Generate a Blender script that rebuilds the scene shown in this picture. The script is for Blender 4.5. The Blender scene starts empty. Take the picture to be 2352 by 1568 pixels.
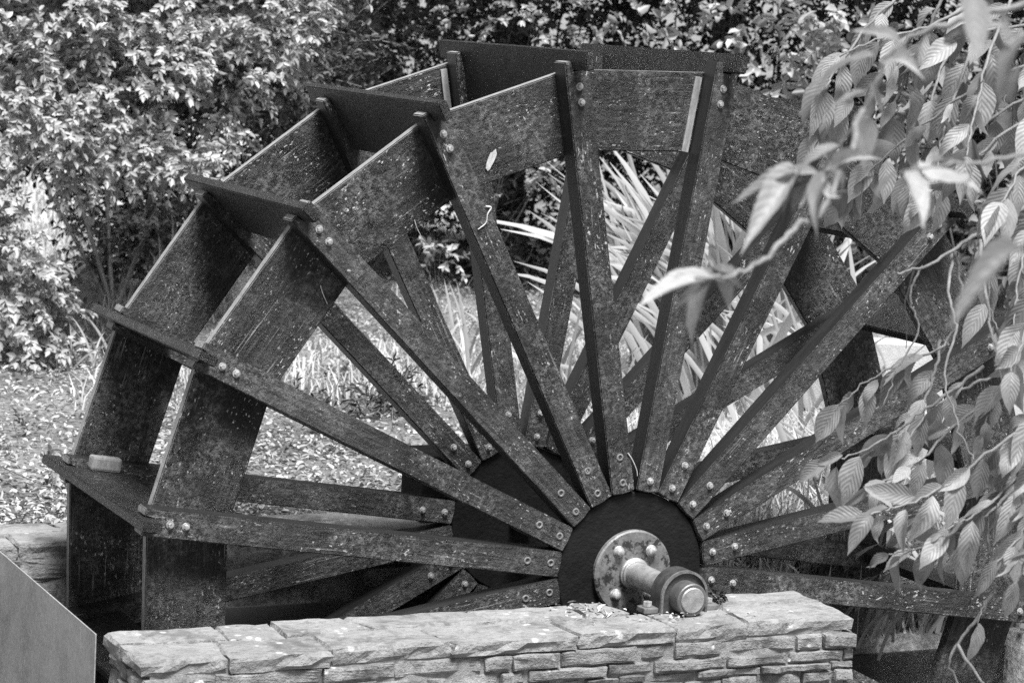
import bpy, bmesh, math, random
import numpy as np
from mathutils import Vector, Matrix, noise

# ------------------------------------------------------------------ camera, world, sun, exposure
U = 1.4                                   # metres per wheel unit (radius of the outer bolts)
scene = bpy.context.scene
C = scene.collection
CAM = Vector((-3.41246, -6.11077, 1.55366))
RIGHT = Vector((0.900336, -0.431774, 0.054466))
FWD = Vector((0.435139, 0.891131, -0.128604))
UP = Vector((0.006992, 0.139488, 0.990199))
cam_data = bpy.data.cameras.new('camera')
cam = bpy.data.objects.new('camera', cam_data)
C.objects.link(cam)
cam.matrix_world = Matrix(((RIGHT.x, UP.x, -FWD.x, CAM.x), (RIGHT.y, UP.y, -FWD.y, CAM.y),
                           (RIGHT.z, UP.z, -FWD.z, CAM.z), (0, 0, 0, 1)))
cam_data.sensor_width = 36.0
cam_data.lens = 87.61
cam_data.clip_end = 1000
cam_data.dof.use_dof = True
cam_data.dof.focus_distance = 7.0
cam_data.dof.aperture_fstop = 8.0
scene.camera = cam

SUN_ELEV, SUN_AZ = math.radians(65), math.radians(186)   # azimuth clockwise from +Y, sun stands high in front of the wheel
sun_dir = Vector((math.sin(SUN_AZ) * math.cos(SUN_ELEV), math.cos(SUN_AZ) * math.cos(SUN_ELEV), math.sin(SUN_ELEV)))
world = bpy.data.worlds.new('World')
scene.world = world
world.use_nodes = True
nt = world.node_tree
sky = nt.nodes.new('ShaderNodeTexSky')
sky.sky_type = 'NISHITA'
sky.sun_disc = False
sky.sun_elevation = SUN_ELEV
sky.sun_rotation = SUN_AZ
bw = nt.nodes.new('ShaderNodeRGBToBW')    # the photograph is black and white
nt.links.new(sky.outputs[0], bw.inputs[0])
bg = nt.nodes['Background']
nt.links.new(bw.outputs[0], bg.inputs[0])
bg.inputs[1].default_value = 0.085
sl = bpy.data.lights.new('sun', 'SUN')
sl.energy = 4.6
sl.angle = math.radians(20.0)
sun = bpy.data.objects.new('sun', sl)
C.objects.link(sun)
sun.rotation_euler = (-sun_dir).to_track_quat('-Z', 'Y').to_euler()
scene.view_settings.view_transform = 'Standard'
scene.view_settings.look = 'None'
scene.view_settings.gamma = 1.0
scene.view_settings.exposure = 1.05
scene.view_settings.use_curve_mapping = False
scene.render.engine = 'CYCLES'
scene.cycles.use_denoising = False
scene.cycles.max_bounces = 6
scene.cycles.transparent_max_bounces = 4


# ------------------------------------------------------------------ helpers
def at(x, y, depth):
    """point seen at (x, y) of a 2352 x 1568 copy of the photograph, at a depth in metres"""
    f = 87.61 / 36 * 2352
    return CAM + (FWD + RIGHT * ((x - 1176) / f) + UP * ((784 - y) / f)) * depth


def obj(name, me, mat=None, parent=None, mw=None):
    o = bpy.data.objects.new(name, me)
    C.objects.link(o)
    if me is not None and mat is not None and not me.materials:
        me.materials.append(mat)
    if parent is not None:
        o.parent = parent
    if mw is not None:
        o.matrix_local = mw
    return o


def tag(o, label=None, cat=None, group=None, kind=None):
    if label: o['label'] = label
    if cat: o['category'] = cat
    if group: o['group'] = group
    if kind: o['kind'] = kind
    return o


def mesh_bm(bm, name='mesh', smooth=False):
    me = bpy.data.meshes.new(name)
    bmesh.ops.recalc_face_normals(bm, faces=bm.faces)
    bm.to_mesh(me)
    bm.free()
    if smooth:
        me.polygons.foreach_set('use_smooth', [True] * len(me.polygons))
    return me


def mesh_np(V, F, name='mesh', smooth=False):
    """V (n,3), F (m,k) arrays"""
    V = np.asarray(V, np.float32); F = np.asarray(F, np.int32)
    me = bpy.data.meshes.new(name)
    k = F.shape[1]
    me.vertices.add(len(V)); me.vertices.foreach_set('co', V.ravel())
    me.loops.add(F.size); me.loops.foreach_set('vertex_index', F.ravel())
    me.polygons.add(len(F))
    me.polygons.foreach_set('loop_start', np.arange(0, F.size, k, dtype=np.int32))
    me.update(calc_edges=True)
    if smooth:
        me.polygons.foreach_set('use_smooth', np.ones(len(F), bool))
    me.validate()
    return me


def prism(bm, outline, d0, d1, axes='xzy'):
    """extrude a 2-D outline (a, b) from depth d0 to d1"""
    def P(a, b, c):
        d = dict(zip(axes, (a, b, c)))
        return (d['x'], d['y'], d['z'])
    f = [bm.verts.new(P(a, b, d0)) for a, b in outline]
    g = [bm.verts.new(P(a, b, d1)) for a, b in outline]
    n = len(outline)
    bm.faces.new(f); bm.faces.new(g[::-1])
    for i in range(n):
        bm.faces.new((f[i], g[i], g[(i + 1) % n], f[(i + 1) % n]))


def box_bm(x0, x1, y0, y1, z0, z1, bev=0.0, bm=None):
    bm2 = bmesh.new()
    prism(bm2, [(x0, z0), (x1, z0), (x1, z1), (x0, z1)], y0, y1)
    if bev:
        bmesh.ops.bevel(bm2, geom=bm2.edges[:], offset=bev, segments=2, affect='EDGES', profile=0.6)
    if bm is None:
        return bm2
    m = bpy.data.meshes.new('t'); bm2.to_mesh(m); bm2.free(); bm.from_mesh(m); bpy.data.meshes.remove(m)
    return bm


def lathe(profile, n=40, axis='y'):
    """profile of (radius, along) pairs turned around the y axis"""
    bm = bmesh.new()
    rings = []
    for r, a in profile:
        if r < 1e-6:
            rings.append([bm.verts.new((0, a, 0))])
        else:
            rings.append([bm.verts.new((r * math.cos(2 * math.pi * i / n), a, r * math.sin(2 * math.pi * i / n))) for i in range(n)])
    for A, B in zip(rings, rings[1:]):
        for i in range(n):
            j = (i + 1) % n
            if len(A) == 1 and len(B) == 1: continue
            if len(A) == 1: bm.faces.new((A[0], B[i], B[j]))
            elif len(B) == 1: bm.faces.new((A[i], A[j], B[0]))
            else: bm.faces.new((A[i], A[j], B[j], B[i]))
    return bm


def tube_np(pts, radii, n=6):
    pts = [Vector(p) for p in pts]
    V, F = [], []
    for i, p in enumerate(pts):
        t = (pts[min(i + 1, len(pts) - 1)] - pts[max(i - 1, 0)]).normalized()
        a = t.orthogonal().normalized() if i == 0 else (a - t * a.dot(t)).normalized()
        b = t.cross(a)
        for k in range(n):
            q = 2 * math.pi * k / n
            V.append(tuple(p + (a * math.cos(q) + b * math.sin(q)) * radii[i]))
    for i in range(len(pts) - 1):
        for k in range(n):
            F.append((i * n + k, i * n + (k + 1) % n, (i + 1) * n + (k + 1) % n, (i + 1) * n + k))
    return V, F


def join_np(parts):
    V, F, o = [], [], 0
    for v, f in parts:
        v = np.asarray(v, float); f = np.asarray(f, int)
        V.append(v); F.append(f + o); o += len(v)
    return np.concatenate(V), np.concatenate(F)


def smooth_line(pts, sub=6):
    """Catmull-Rom through pts"""
    P = [Vector(p) for p in pts]
    P = [P[0] * 2 - P[1]] + P + [P[-1] * 2 - P[-2]]
    out = []
    for i in range(1, len(P) - 2):
        for s in range(sub):
            t = s / sub
            a, b, c, d = P[i - 1], P[i], P[i + 1], P[i + 2]
            out.append(0.5 * ((2 * b) + (c - a) * t + (2 * a - 5 * b + 4 * c - d) * t * t + (3 * b - a - 3 * c + d) * t ** 3))
    out.append(P[-2])
    return out


# ------------------------------------------------------------------ materials (all greys: a black and white picture)
class MatB:
    def __init__(self, name, rough=0.6):
        self.m = bpy.data.materials.new(name)
        self.m.use_nodes = True
        self.t = self.m.node_tree
        self.b = self.t.nodes['Principled BSDF']
        self.b.inputs['Roughness'].default_value = rough

    def n(self, kind, **kw):
        nd = self.t.nodes.new(kind)
        for k, v in kw.items(): setattr(nd, k, v)
        return nd

    def link(self, a, b): self.t.links.new(a, b)

    def coords(self, scale=(1, 1, 1), rnd=7.0, src='Object'):
        tc = self.n('ShaderNodeTexCoord')
        mp = self.n('ShaderNodeMapping')
        mp.inputs['Scale'].default_value = scale
        self.link(tc.outputs[src], mp.inputs[0])
        if rnd:
            oi = self.n('ShaderNodeObjectInfo')
            mu = self.n('ShaderNodeVectorMath', operation='SCALE')
            cx = self.n('ShaderNodeCombineXYZ')
            for i in range(3): self.link(oi.outputs['Random'], cx.inputs[i])
            self.link(cx.outputs[0], mu.inputs[0]); mu.inputs[3].default_value = rnd * 13.7
            self.link(mu.outputs[0], mp.inputs['Location'])
        return mp.outputs[0]

    def noise(self, vec, scale, detail=4, rough=0.6, dist=0.0):
        nd = self.n('ShaderNodeTexNoise')
        nd.inputs['Scale'].default_value = scale
        nd.inputs['Detail'].default_value = detail
        nd.inputs['Roughness'].default_value = rough
        nd.inputs['Distortion'].default_value = dist
        self.link(vec, nd.inputs['Vector'])
        return nd.outputs['Fac']

    def voro(self, vec, scale, feature='F1', out='Distance'):
        nd = self.n('ShaderNodeTexVoronoi', feature=feature)
        nd.inputs['Scale'].default_value = scale
        self.link(vec, nd.inputs['Vector'])
        return nd.outputs[out]

    def ramp(self, fac, stops, interp='LINEAR'):
        nd = self.n('ShaderNodeValToRGB')
        nd.color_ramp.interpolation = interp
        el = nd.color_ramp.elements
        while len(el) < len(stops): el.new(0.5)
        for e, (p, v) in zip(el, stops):
            e.position = p; e.color = (v, v, v, 1)
        self.link(fac, nd.inputs[0])
        return nd.outputs[0]

    def mix(self, fac, a, b, blend='MIX'):
        nd = self.n('ShaderNodeMix', data_type='RGBA', blend_type=blend)
        for v, i in ((fac, 0), (a, 6), (b, 7)):
            if isinstance(v, (int, float)):
                nd.inputs[i].default_value = v if i == 0 else (v, v, v, 1)
            else:
                self.link(v, nd.inputs[i])
        return nd.outputs[2]

    def math(self, op, a, b=None):
        nd = self.n('ShaderNodeMath', operation=op)
        for v, i in ((a, 0), (b, 1)):
            if v is None: continue
            if isinstance(v, (int, float)): nd.inputs[i].default_value = v
            else: self.link(v, nd.inputs[i])
        return nd.outputs[0]

    def color(self, c):
        if isinstance(c, (int, float)): self.b.inputs['Base Color'].default_value = (c, c, c, 1)
        else: self.link(c, self.b.inputs['Base Color'])

    def rough(self, c): self.link(c, self.b.inputs['Roughness'])

    def bump(self, h, strength=0.3, dist=0.01, prev=None):
        nd = self.n('ShaderNodeBump')
        nd.inputs['Strength'].default_value = strength
        nd.inputs['Distance'].default_value = dist
        self.link(h, nd.inputs['Height'])
        if prev is not None: self.link(prev, nd.inputs['Normal'])
        self.link(nd.outputs[0], self.b.inputs['Normal'])
        return nd.outputs[0]


def mat_wood(name, lo, hi, lichen, fleck, gloss=0.38):
    """dark tarred timber, wet, with lichen and flecks for wear and painted wet glints; local x runs along the board"""
    M = MatB(name, gloss)
    v = M.coords()
    vs = M.coords((0.7, 9, 9))
    oi = M.n('ShaderNodeObjectInfo')
    base = M.ramp(M.noise(v, 3.6, 7, 0.72, 0.3), [(0.36, lo), (0.50, (lo + hi) * 0.42), (0.66, hi)])
    grain = M.noise(vs, 13, 7, 0.72, 0.6)
    base = M.mix(1.0, base, M.ramp(grain, [(0.36, 0.2), (0.5, 0.85), (0.64, 2.0)]), 'MULTIPLY')
    base = M.mix(1.0, base, M.ramp(oi.outputs['Random'], [(0, 0.55), (1, 1.5)]), 'MULTIPLY')
    patch = M.ramp(M.noise(v, 5.5, 5, 0.7, 0.5), [(0.44, 0), (0.60, 1)])
    lic = M.math('MULTIPLY', patch, M.ramp(M.noise(v, 62, 5, 0.8), [(0.45, 0), (0.60, 1)]))
    base = M.mix(lic, base, lichen)
    fl = M.math('MULTIPLY', M.ramp(M.noise(M.coords((75, 190, 150)), 1.0, 2, 0.5), [(0.63, 0), (0.69, 1)]),
                M.ramp(M.noise(v, 8, 4, 0.65), [(0.46, 0), (0.6, 1)]))
    base = M.mix(fl, base, fleck)  # pale specks: wear flecks, and wet glints put into the colour
    st = M.math('MULTIPLY', M.ramp(M.noise(M.coords((5, 160, 160)), 1.0, 2, 0.5), [(0.62, 0), (0.70, 1)]), M.ramp(M.noise(v, 4, 2, 0.6), [(0.5, 0), (0.66, 0.8)]))
    base = M.mix(st, base, fleck * 0.6)
    M.color(base)
    M.rough(M.ramp(M.noise(v, 24, 5, 0.7), [(0.3, gloss - 0.12), (0.7, gloss + 0.25)]))
    nb = M.bump(grain, 0.5, 0.008)
    M.bump(M.noise(v, 70, 5, 0.8), 1.0, 0.014, nb)
    return M.m


def mat_stone(name, lo, hi, spots=0.6, bump=0.6):
    M = MatB(name, 0.85)
    v = M.coords()
    oi = M.n('ShaderNodeObjectInfo')
    base = M.ramp(M.noise(v, 14, 6, 0.65), [(0.3, lo), (0.7, hi)])
    base = M.mix(M.ramp(oi.outputs['Random'], [(0, 0.22), (1, 0.0)]), base, lo * 0.6)
    base = M.mix(M.ramp(M.noise(v, 60, 4, 0.7), [(0.52, 0.0), (0.75, 0.6)]), base, lo * 0.45)
    base = M.mix(M.ramp(M.noise(v, 7, 7, 0.75, 0.4), [(0.50, 0.0), (0.58, 0.55), (0.66, 0.75)]), base, lo * 0.35)
    lich = M.math('MULTIPLY', M.ramp(M.voro(v, 22), [(0.16, 1), (0.24, 0)]), M.ramp(M.noise(v, 6, 2, 0.5), [(0.52, 0), (0.58, 1)]))
    base = M.mix(M.math('MULTIPLY', lich, spots), base, 0.72)
    M.color(base)
    nb = M.bump(M.noise(v, 18, 6, 0.7), bump, 0.03)
    M.bump(M.noise(v, 130, 4, 0.7), bump * 0.6, 0.008, nb)
    return M.m


def mat_leaf(name, lo, hi, trans=0.3, rough=0.45, veins=False):
    M = MatB(name, rough)
    oi = M.n('ShaderNodeObjectInfo')
    gi = M.n('ShaderNodeNewGeometry')
    if veins:
        tc = M.n('ShaderNodeTexCoord')
        sp = M.n('ShaderNodeSeparateXYZ')
        M.link(tc.outputs['UV'], sp.inputs[0])
        au = M.math('ABSOLUTE', M.math('SUBTRACT', sp.outputs[1], 0.5))
        ph = M.math('SUBTRACT', M.math('MULTIPLY', sp.outputs[0], 9.0), M.math('MULTIPLY', au, 5.5))
        fr = M.math('ABSOLUTE', M.math('SUBTRACT', M.math('FRACT', ph), 0.5))
        base = M.ramp(oi.outputs['Random'], [(0, lo), (1, hi)])
        vein = M.ramp(fr, [(0.0, 1.0), (0.11, 0.0)])
        mid = M.ramp(au, [(0.0, 1.0), (0.02, 0.0)])
        ln = M.math('MAXIMUM', M.math('MULTIPLY', vein, 0.55), mid)
        base = M.mix(M.ramp(M.noise(tc.outputs['UV'], 6, 4, 0.6), [(0.35, 0.3), (0.7, 0.0)]), base, lo * 0.6)
        base = M.mix(M.math('MULTIPLY', ln, 0.38), base, lo * 0.5)
        sp_ = M.ramp(M.noise(M.coords((1, 1, 1), 9.0, 'UV'), 9, 3, 0.6), [(0.66, 0), (0.70, 0.8)])
        base = M.mix(sp_, base, lo * 0.35)
        M.bump(M.math('ABSOLUTE', fr), 0.35, 0.005)
    else:
        base = M.ramp(gi.outputs['Random Per Island'], [(0, lo), (1, hi)])
    M.color(base)
    tr = M.n('ShaderNodeBsdfTranslucent')
    M.link(base, tr.inputs[0])
    mx = M.n('ShaderNodeMixShader')
    mx.inputs[0].default_value = trans
    M.link(M.b.outputs[0], mx.inputs[1]); M.link(tr.outputs[0], mx.inputs[2])
    M.link(mx.outputs[0], M.t.nodes['Material Output'].inputs[0])
    return M.m


def mat_plain(name, lo, hi, rough=0.7, scale=8, bump=0.3, metal=0.0, stretch=(1, 1, 1), rnd=7.0):
    M = MatB(name, rough)
    v = M.coords(stretch, rnd)
    n = M.noise(v, scale, 6, 0.65)
    M.color(M.ramp(n, [(0.3, lo), (0.7, hi)]))
    M.b.inputs['Metallic'].default_value = metal
    if bump: M.bump(M.noise(v, scale * 6, 5, 0.7), bump, 0.01)
    return M.m


WOOD = mat_wood('tarred_wood', 0.006, 0.048, 0.15, 0.5)
WOOD_BOARD = mat_wood('wet_board', 0.005, 0.038, 0.14, 0.58, 0.32)
WOOD_SIDE = mat_plain('smooth_tarred_side', 0.007, 0.022, 0.42, 6, 0.15, 0, (1, 5, 5))
WOOD_EDGE = mat_plain('worn_lit_edge', 0.13, 0.34, 0.6, 30, 0.4, 0, (1, 3, 3))  # edges paler by wear, with lit arris lines put into the colour
WOOD_PADDLE = mat_wood('paddle_wood', 0.006, 0.016, 0.03, 0.2, 0.28)
BLACK = mat_plain('black_paint', 0.003, 0.011, 0.7, 14, 0.5)
BLACK.node_tree.nodes['Principled BSDF'].inputs['Specular IOR Level'].default_value = 0.2
STONE = mat_stone('wall_stone', 0.17, 0.35, 1.0, 0.9)
CAPSTONE = mat_stone('cap_stone', 0.20, 0.33, 0.4, 0.7)
REARSTONE = mat_stone('rear_stone', 0.16, 0.28, 0.2)
MORTAR = mat_plain('mortar', 0.14, 0.34, 0.95, 40, 0.6)
STEEL = mat_plain('weathered_steel', 0.24, 0.36, 0.5, 22, 0.3, 0.2, (1, .5, 0.3))
STEELDARK = mat_plain('steel_liner', 0.08, 0.12, 0.45, 8, 0.05, 0.3, (1, 1, 0.2))
BOLT = mat_plain('galvanised_bolt', 0.12, 0.5, 0.5, 90, 0.3, 0.3)
AXLE = mat_plain('axle_steel', 0.22, 0.48, 0.42, 30, 0.25, 0.5)


def mat_flange():
    M = MatB('flange_metal', 0.55)
    v = M.coords()
    b = M.ramp(M.noise(v, 30, 6, 0.7), [(0.3, 0.09), (0.62, 0.21)])
    b = M.mix(M.math('MULTIPLY', M.ramp(M.noise(v, 20, 6, 0.78), [(0.52, 0), (0.57, 1)]), 0.9), b, 0.015)
    M.color(b); M.b.inputs['Metallic'].default_value = 0.25
    M.bump(M.noise(v, 160, 4, 0.7), 0.3, 0.004)
    return M.m


FLANGE = mat_flange()
LEAF_SHRUB = mat_leaf('shrub_leaf', 0.22, 0.46, 0.25, 0.42)
LEAF_DARK = mat_leaf('hedge_leaf', 0.015, 0.05, 0.15, 0.5)  # kept near black: deep shade of the hedges put into the colour
LEAF_MID = mat_leaf('thicket_leaf', 0.07, 0.26, 0.25, 0.45)
LEAF_CHERRY = mat_leaf('cherry_leaf', 0.16, 0.52, 0.35, 0.5, veins=True)
BLADE = mat_leaf('strap_leaf', 0.24, 0.5, 0.25, 0.45)
GRASS = mat_leaf('dry_grass', 0.36, 0.6, 0.3, 0.6)
LITTER = mat_leaf('leaf_litter', 0.16, 0.46, 0.1, 0.8)
BARK = mat_plain('twig_bark', 0.12, 0.28, 0.8, 60, 0.4)
BARKPALE = mat_plain('pale_twig_bark', 0.14, 0.28, 0.75, 60, 0.4)
PALEWALL = mat_plain('pale_render', 0.40, 0.5, 0.9, 30, 0.5)
SUNSTRIP = mat_plain('sun_strip_paint', 0.14, 0.38, 0.7, 9, 0.3, 0, (1, 1, 5))  # pale tone of the strips that stand for patches of sun
WHITEPLASTIC = mat_plain('white_paint', 0.7, 0.8, 0.5, 20, 0.05)
DEBRIS = mat_leaf('debris', 0.2, 0.6, 0.1, 0.9)
MOSS = mat_plain('moss', 0.05, 0.16, 0.95, 90, 0.8)


def mat_ground():
    M = MatB('garden_soil', 0.95)
    v = M.coords(rnd=0)
    a = M.ramp(M.noise(v, 1.1, 5, 0.6), [(0.35, 0.13), (0.65, 0.40)])
    b = M.ramp(M.noise(v, 45, 4, 0.7), [(0.35, 0.3), (0.65, 1.0)])
    M.color(M.mix(1.0, a, b, 'MULTIPLY'))
    M.bump(M.noise(v, 60, 5, 0.7), 0.8, 0.03)
    return M.m


def mat_lawn():
    M = MatB('lawn', 0.95)
    v = M.coords(rnd=0)
    M.color(M.ramp(M.noise(v, 60, 5, 0.7), [(0.3, 0.34), (0.7, 0.58)]))
    M.bump(M.noise(v, 90, 4, 0.7), 0.8, 0.03)
    return M.m


GROUND, LAWN = mat_ground(), mat_lawn()
WATER = MatB('dark_water', 0.08); WATER.color(0.01)
WATER.bump(WATER.noise(WATER.coords(rnd=0), 9, 3), 0.15, 0.02); WATER = WATER.m

# ------------------------------------------------------------------ ground, pit, water
ZC = -0.0337 * U                          # top of the coping
PX0, PX1 = -1.15 * U, 1.45 * U            # the wheel pit
PY0, PY1 = -0.12 * U, 0.655 * U
GZ = ZC - 0.03


def gz(x, y):
    """height of the ground"""
    if PX0 < x < PX1 and PY0 < y < PY1: return -1.75
    n = noise.noise(Vector((x * 0.9, y * 0.9, 0))) * 0.05 + noise.noise(Vector((x * 3, y * 3, 5))) * 0.015
    if y <= PY0:
        return -0.55 + n * 0.5 if x < PX1 + 0.4 else -0.5
    if x >= PX1 and y < PY1: return -0.5 + n
    if y >= PY1:
        s = min(max((x - 0.42 * U) / 0.3, 0), 1)          # right of the rear wall the bank slopes down to the pit
        t = min(max((y - PY1) / 0.9, 0), 1)
        low = -0.52 + (GZ + 0.52) * t
        far = max(0, y - 9) * 0.02
        return (GZ * (1 - s) + low * s) + n * min(1, max(0, (y - 1.3) / 1.5)) + far
    return -0.75 if x > PX0 - 1.2 else -0.3


def ticks(lo, hi, fine0, fine1, step, extra=()):
    a = list(np.arange(fine0, fine1 + 1e-6, step))
    d, p = step, fine0
    while p > lo: d *= 1.35; p -= d; a.append(p)
    d, p = step, fine1
    while p < hi: d *= 1.35; p += d; a.append(p)
    for e in extra: a += [e - 0.004, e + 0.004]
    return np.array(sorted(a))


gxs = ticks(-150, 150, -4, 9, 0.22, (PX0, PX1)); gys = ticks(-60, 200, -2, 13, 0.22, (PY0, PY1))
V = [(x, y, gz(x, y)) for y in gys for x in gxs]
nx = len(gxs)
F = [(j * nx + i, j * nx + i + 1, (j + 1) * nx + i + 1, (j + 1) * nx + i) for j in range(len(gys) - 1) for i in range(nx - 1)]
ground = tag(obj('ground', mesh_np(V, F, smooth=False), GROUND), kind='structure')
wb = bmesh.new()
for q in ((PX0 + .01, PY0 + .01), (PX1 - .01, PY0 + .01), (PX1 - .01, PY1 - .01), (PX0 + .01, PY1 - .01)):
    wb.verts.new((q[0], q[1], -1.35))
wb.faces.new(wb.verts)
tag(obj('water', mesh_bm(wb), WATER), kind='structure')
# sunlit lawn lying over the soil: one strip far left, one on the right behind the wheel
def sheet(name, corners, mat, lift, n=26):
    a, b, c, d = [Vector((*q, 0)) for q in corners]
    V = []
    for j in range(n + 1):
        for i in range(n + 1):
            s, t = i / n, j / n
            p = (a * (1 - s) + b * s) * (1 - t) + (d * (1 - s) + c * s) * t
            V.append((p.x, p.y, gz(p.x, p.y) + (lift if 0 < i < n and 0 < j < n else -0.1)))
    F = [(j * (n + 1) + i, j * (n + 1) + i + 1, (j + 1) * (n + 1) + i + 1, (j + 1) * (n + 1) + i) for j in range(n) for i in range(n)]
    return tag(obj(name, mesh_np(V, F, smooth=True), mat), kind='structure')
sheet('lawn', [(-7, 8.3), (5, 8.3), (10, 40), (-10, 40)], LAWN, 0.03)
sheet('grass_bank', [(0.8, 1.5), (5.0, 1.7), (6.6, 5.2), (2.0, 4.3)], LAWN, 0.025)


# ------------------------------------------------------------------ stone walls
def rock(l, h, d, seed, amp=0.008, cuts=4, edge=0.003):
    """a rough-faced stone, centred in x, its back at y=0 and its front at y=-d, standing on z=0"""
    bm = bmesh.new()
    bmesh.ops.create_cube(bm, size=1.0)
    bmesh.ops.subdivide_edges(bm, edges=bm.edges[:], cuts=cuts, use_grid_fill=True)
    o = Vector((seed * 3.17, seed * 1.31, seed * 0.77))
    for v in bm.verts:
        c = v.co.copy()
        p = Vector((c.x * l, c.y * d - d / 2, c.z * h + h / 2))
        ne = sum(abs(abs(k) - 0.5) < 1e-4 for k in c)
        if ne >= 2:                                        # worn arrises
            p -= Vector((c.x if abs(abs(c.x) - .5) < 1e-4 else 0, c.y if abs(abs(c.y) - .5) < 1e-4 else 0, c.z if abs(abs(c.z) - .5) < 1e-4 else 0)) * 2 * edge
        q = p * 16 + o
        nv = Vector((noise.noise(q), noise.noise(q + Vector((31, 7, 3))), noise.noise(q + Vector((5, 41, 13)))))
        if c.y < -0.49:
            p.y += -abs(noise.noise(p * 9 + o)) * amp * 2.2
            p.y += nv.y * amp
            p.z += nv.z * amp * 0.35; p.x += nv.x * amp * 0.5
        else:
            p += nv * amp * 0.35
        v.co = p
    return mesh_bm(bm, 'stone', smooth=False)


def course_wall(parent, x0, x1, yface, z_top, z_bot, face, mat, rng, hs=(0.024, 0.058), ls=(0.07, 0.26), depth=0.11):
    """courses of rough stones; face = -1 front (towards -y), rotz for end faces"""
    z = z_top
    k = 0
    while z > z_bot:
        h = rng.uniform(*hs)
        x = x0 - rng.uniform(0, 0.1)
        while x < x1:
            l = rng.uniform(*ls) * (1.15 if h > 0.045 else 0.9)
            a, b = max(x, x0), min(x + l, x1)
            if b - a > 0.03:
                o = obj('stone', rock(b - a - 0.003, h - 0.003, depth + rng.uniform(-0.008, 0.010), rng.uniform(0, 99), 0.013), mat, parent)
                o.location = ((a + b) / 2, yface + depth, z - h + 0.003) if face else (0, 0, 0)
                o.rotation_euler = (rng.uniform(-.015, .015), rng.uniform(-.012, .012), rng.uniform(-.015, .015))
            x += l
        z -= h
        k += 1


rng = random.Random(5)
WX0, WX1 = -1.14 * U, 0.335 * U
WY0, WY1 = -0.315 * U, -0.085 * U
wall = obj('stone_wall', None); wall.location = (0, 0, 0)
tag(wall, 'low wall of rough pale stones with flat coping carrying the wheel bearing', 'wall')
core = box_bm(WX0 + 0.024, WX1 - 0.018, WY0 + 0.016, WY1 - 0.02, -1.74, ZC - 0.05)
obj('mortar_core', mesh_bm(core), MORTAR, wall)
ym = WY0 + 0.13
for x0, x1, y0, y1 in ((WX0 + .03, WX1 - .03, WY0 + .02, ym), (WX0 + .03, -0.14 * U, ym, WY1 - .015), (0.12 * U, WX1 - .03, ym, WY1 - .015)):
    obj('mortar_bed', mesh_bm(box_bm(x0, x1, y0, y1, ZC - 0.0499, ZC - 0.009)), MORTAR, wall)
course_wall(wall, WX0 + 0.01, WX1 + 0.005, WY0 + 0.012, ZC - 0.043, -0.42, True, STONE, rng)
# the two ends: stones turned by a quarter
for xe, rz in ((WX0 + 0.012, -math.pi / 2), (WX1 - 0.005, math.pi / 2)):
    z = ZC - 0.045
    while z > -0.42:
        h = rng.uniform(0.03, 0.06)
        y = WY0 + 0.02
        while y < WY1 - 0.02:
            l = min(rng.uniform(0.09, 0.2), WY1 - 0.015 - y)
            if l < 0.03: break
            o = obj('stone', rock(l - 0.003, h - 0.003, 0.1, rng.uniform(0, 99), 0.013), STONE, wall)
            o.location = (xe + (0.1 if rz < 0 else -0.1), y + l / 2, z - h + 0.003)
            o.rotation_euler = (0, 0, rz)
            y += l
        z -= h


def slab(poly, z0, z1, seed, amp=0.011):
    """a coping slab from a plan outline, edges roughened, upper arris chipped"""
    pts = []
    n = len(poly)
    for i in range(n):
        a, b = Vector((*poly[i], 0)), Vector((*poly[(i + 1) % n], 0))
        m = max(2, int((b - a).length / 0.03))
        for k in range(m): pts.append(a.lerp(b, k / m))
    cen = sum(pts, Vector()) / len(pts)
    bm = bmesh.new()
    rings = []
    for zi, (t, ins) in enumerate(((0, 0.004), (0.3, 0.0), (0.75, 0.0), (1.0, 0.006), (1.0, 0.02))):
        ring = []
        for p in pts:
            d = (p - cen).normalized()
            q = p * 14 + Vector((seed, zi * 0.9, seed * .3))
            e = noise.noise(q) * amp * (1 if zi != 1 else 2) - ins
            pp = p + d * (e - 0.003)
            z = z0 + (z1 - z0) * t + (noise.noise(p * 6 + Vector((seed, 0, 9))) * 0.004 if t > 0.7 else 0) - (abs(noise.noise(p * 20 + Vector((0, seed, 3)))) * 0.006 if zi == 3 else 0)
            ring.append(bm.verts.new((pp.x, pp.y, z)))
        rings.append(ring)
    m = len(pts)
    for A, B in zip(rings, rings[1:]):
        for i in range(m): bm.faces.new((A[i], A[(i + 1) % m], B[(i + 1) % m], B[i]))
    bm.faces.new(rings[0][::-1])
    cv = bm.verts.new((cen.x, cen.y, z1 + noise.noise(cen * 6) * 0.003))
    for i in range(m): bm.faces.new((rings[-1][i], rings[-1][(i + 1) % m], cv))
    return mesh_bm(bm, 'coping', smooth=False)


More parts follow.
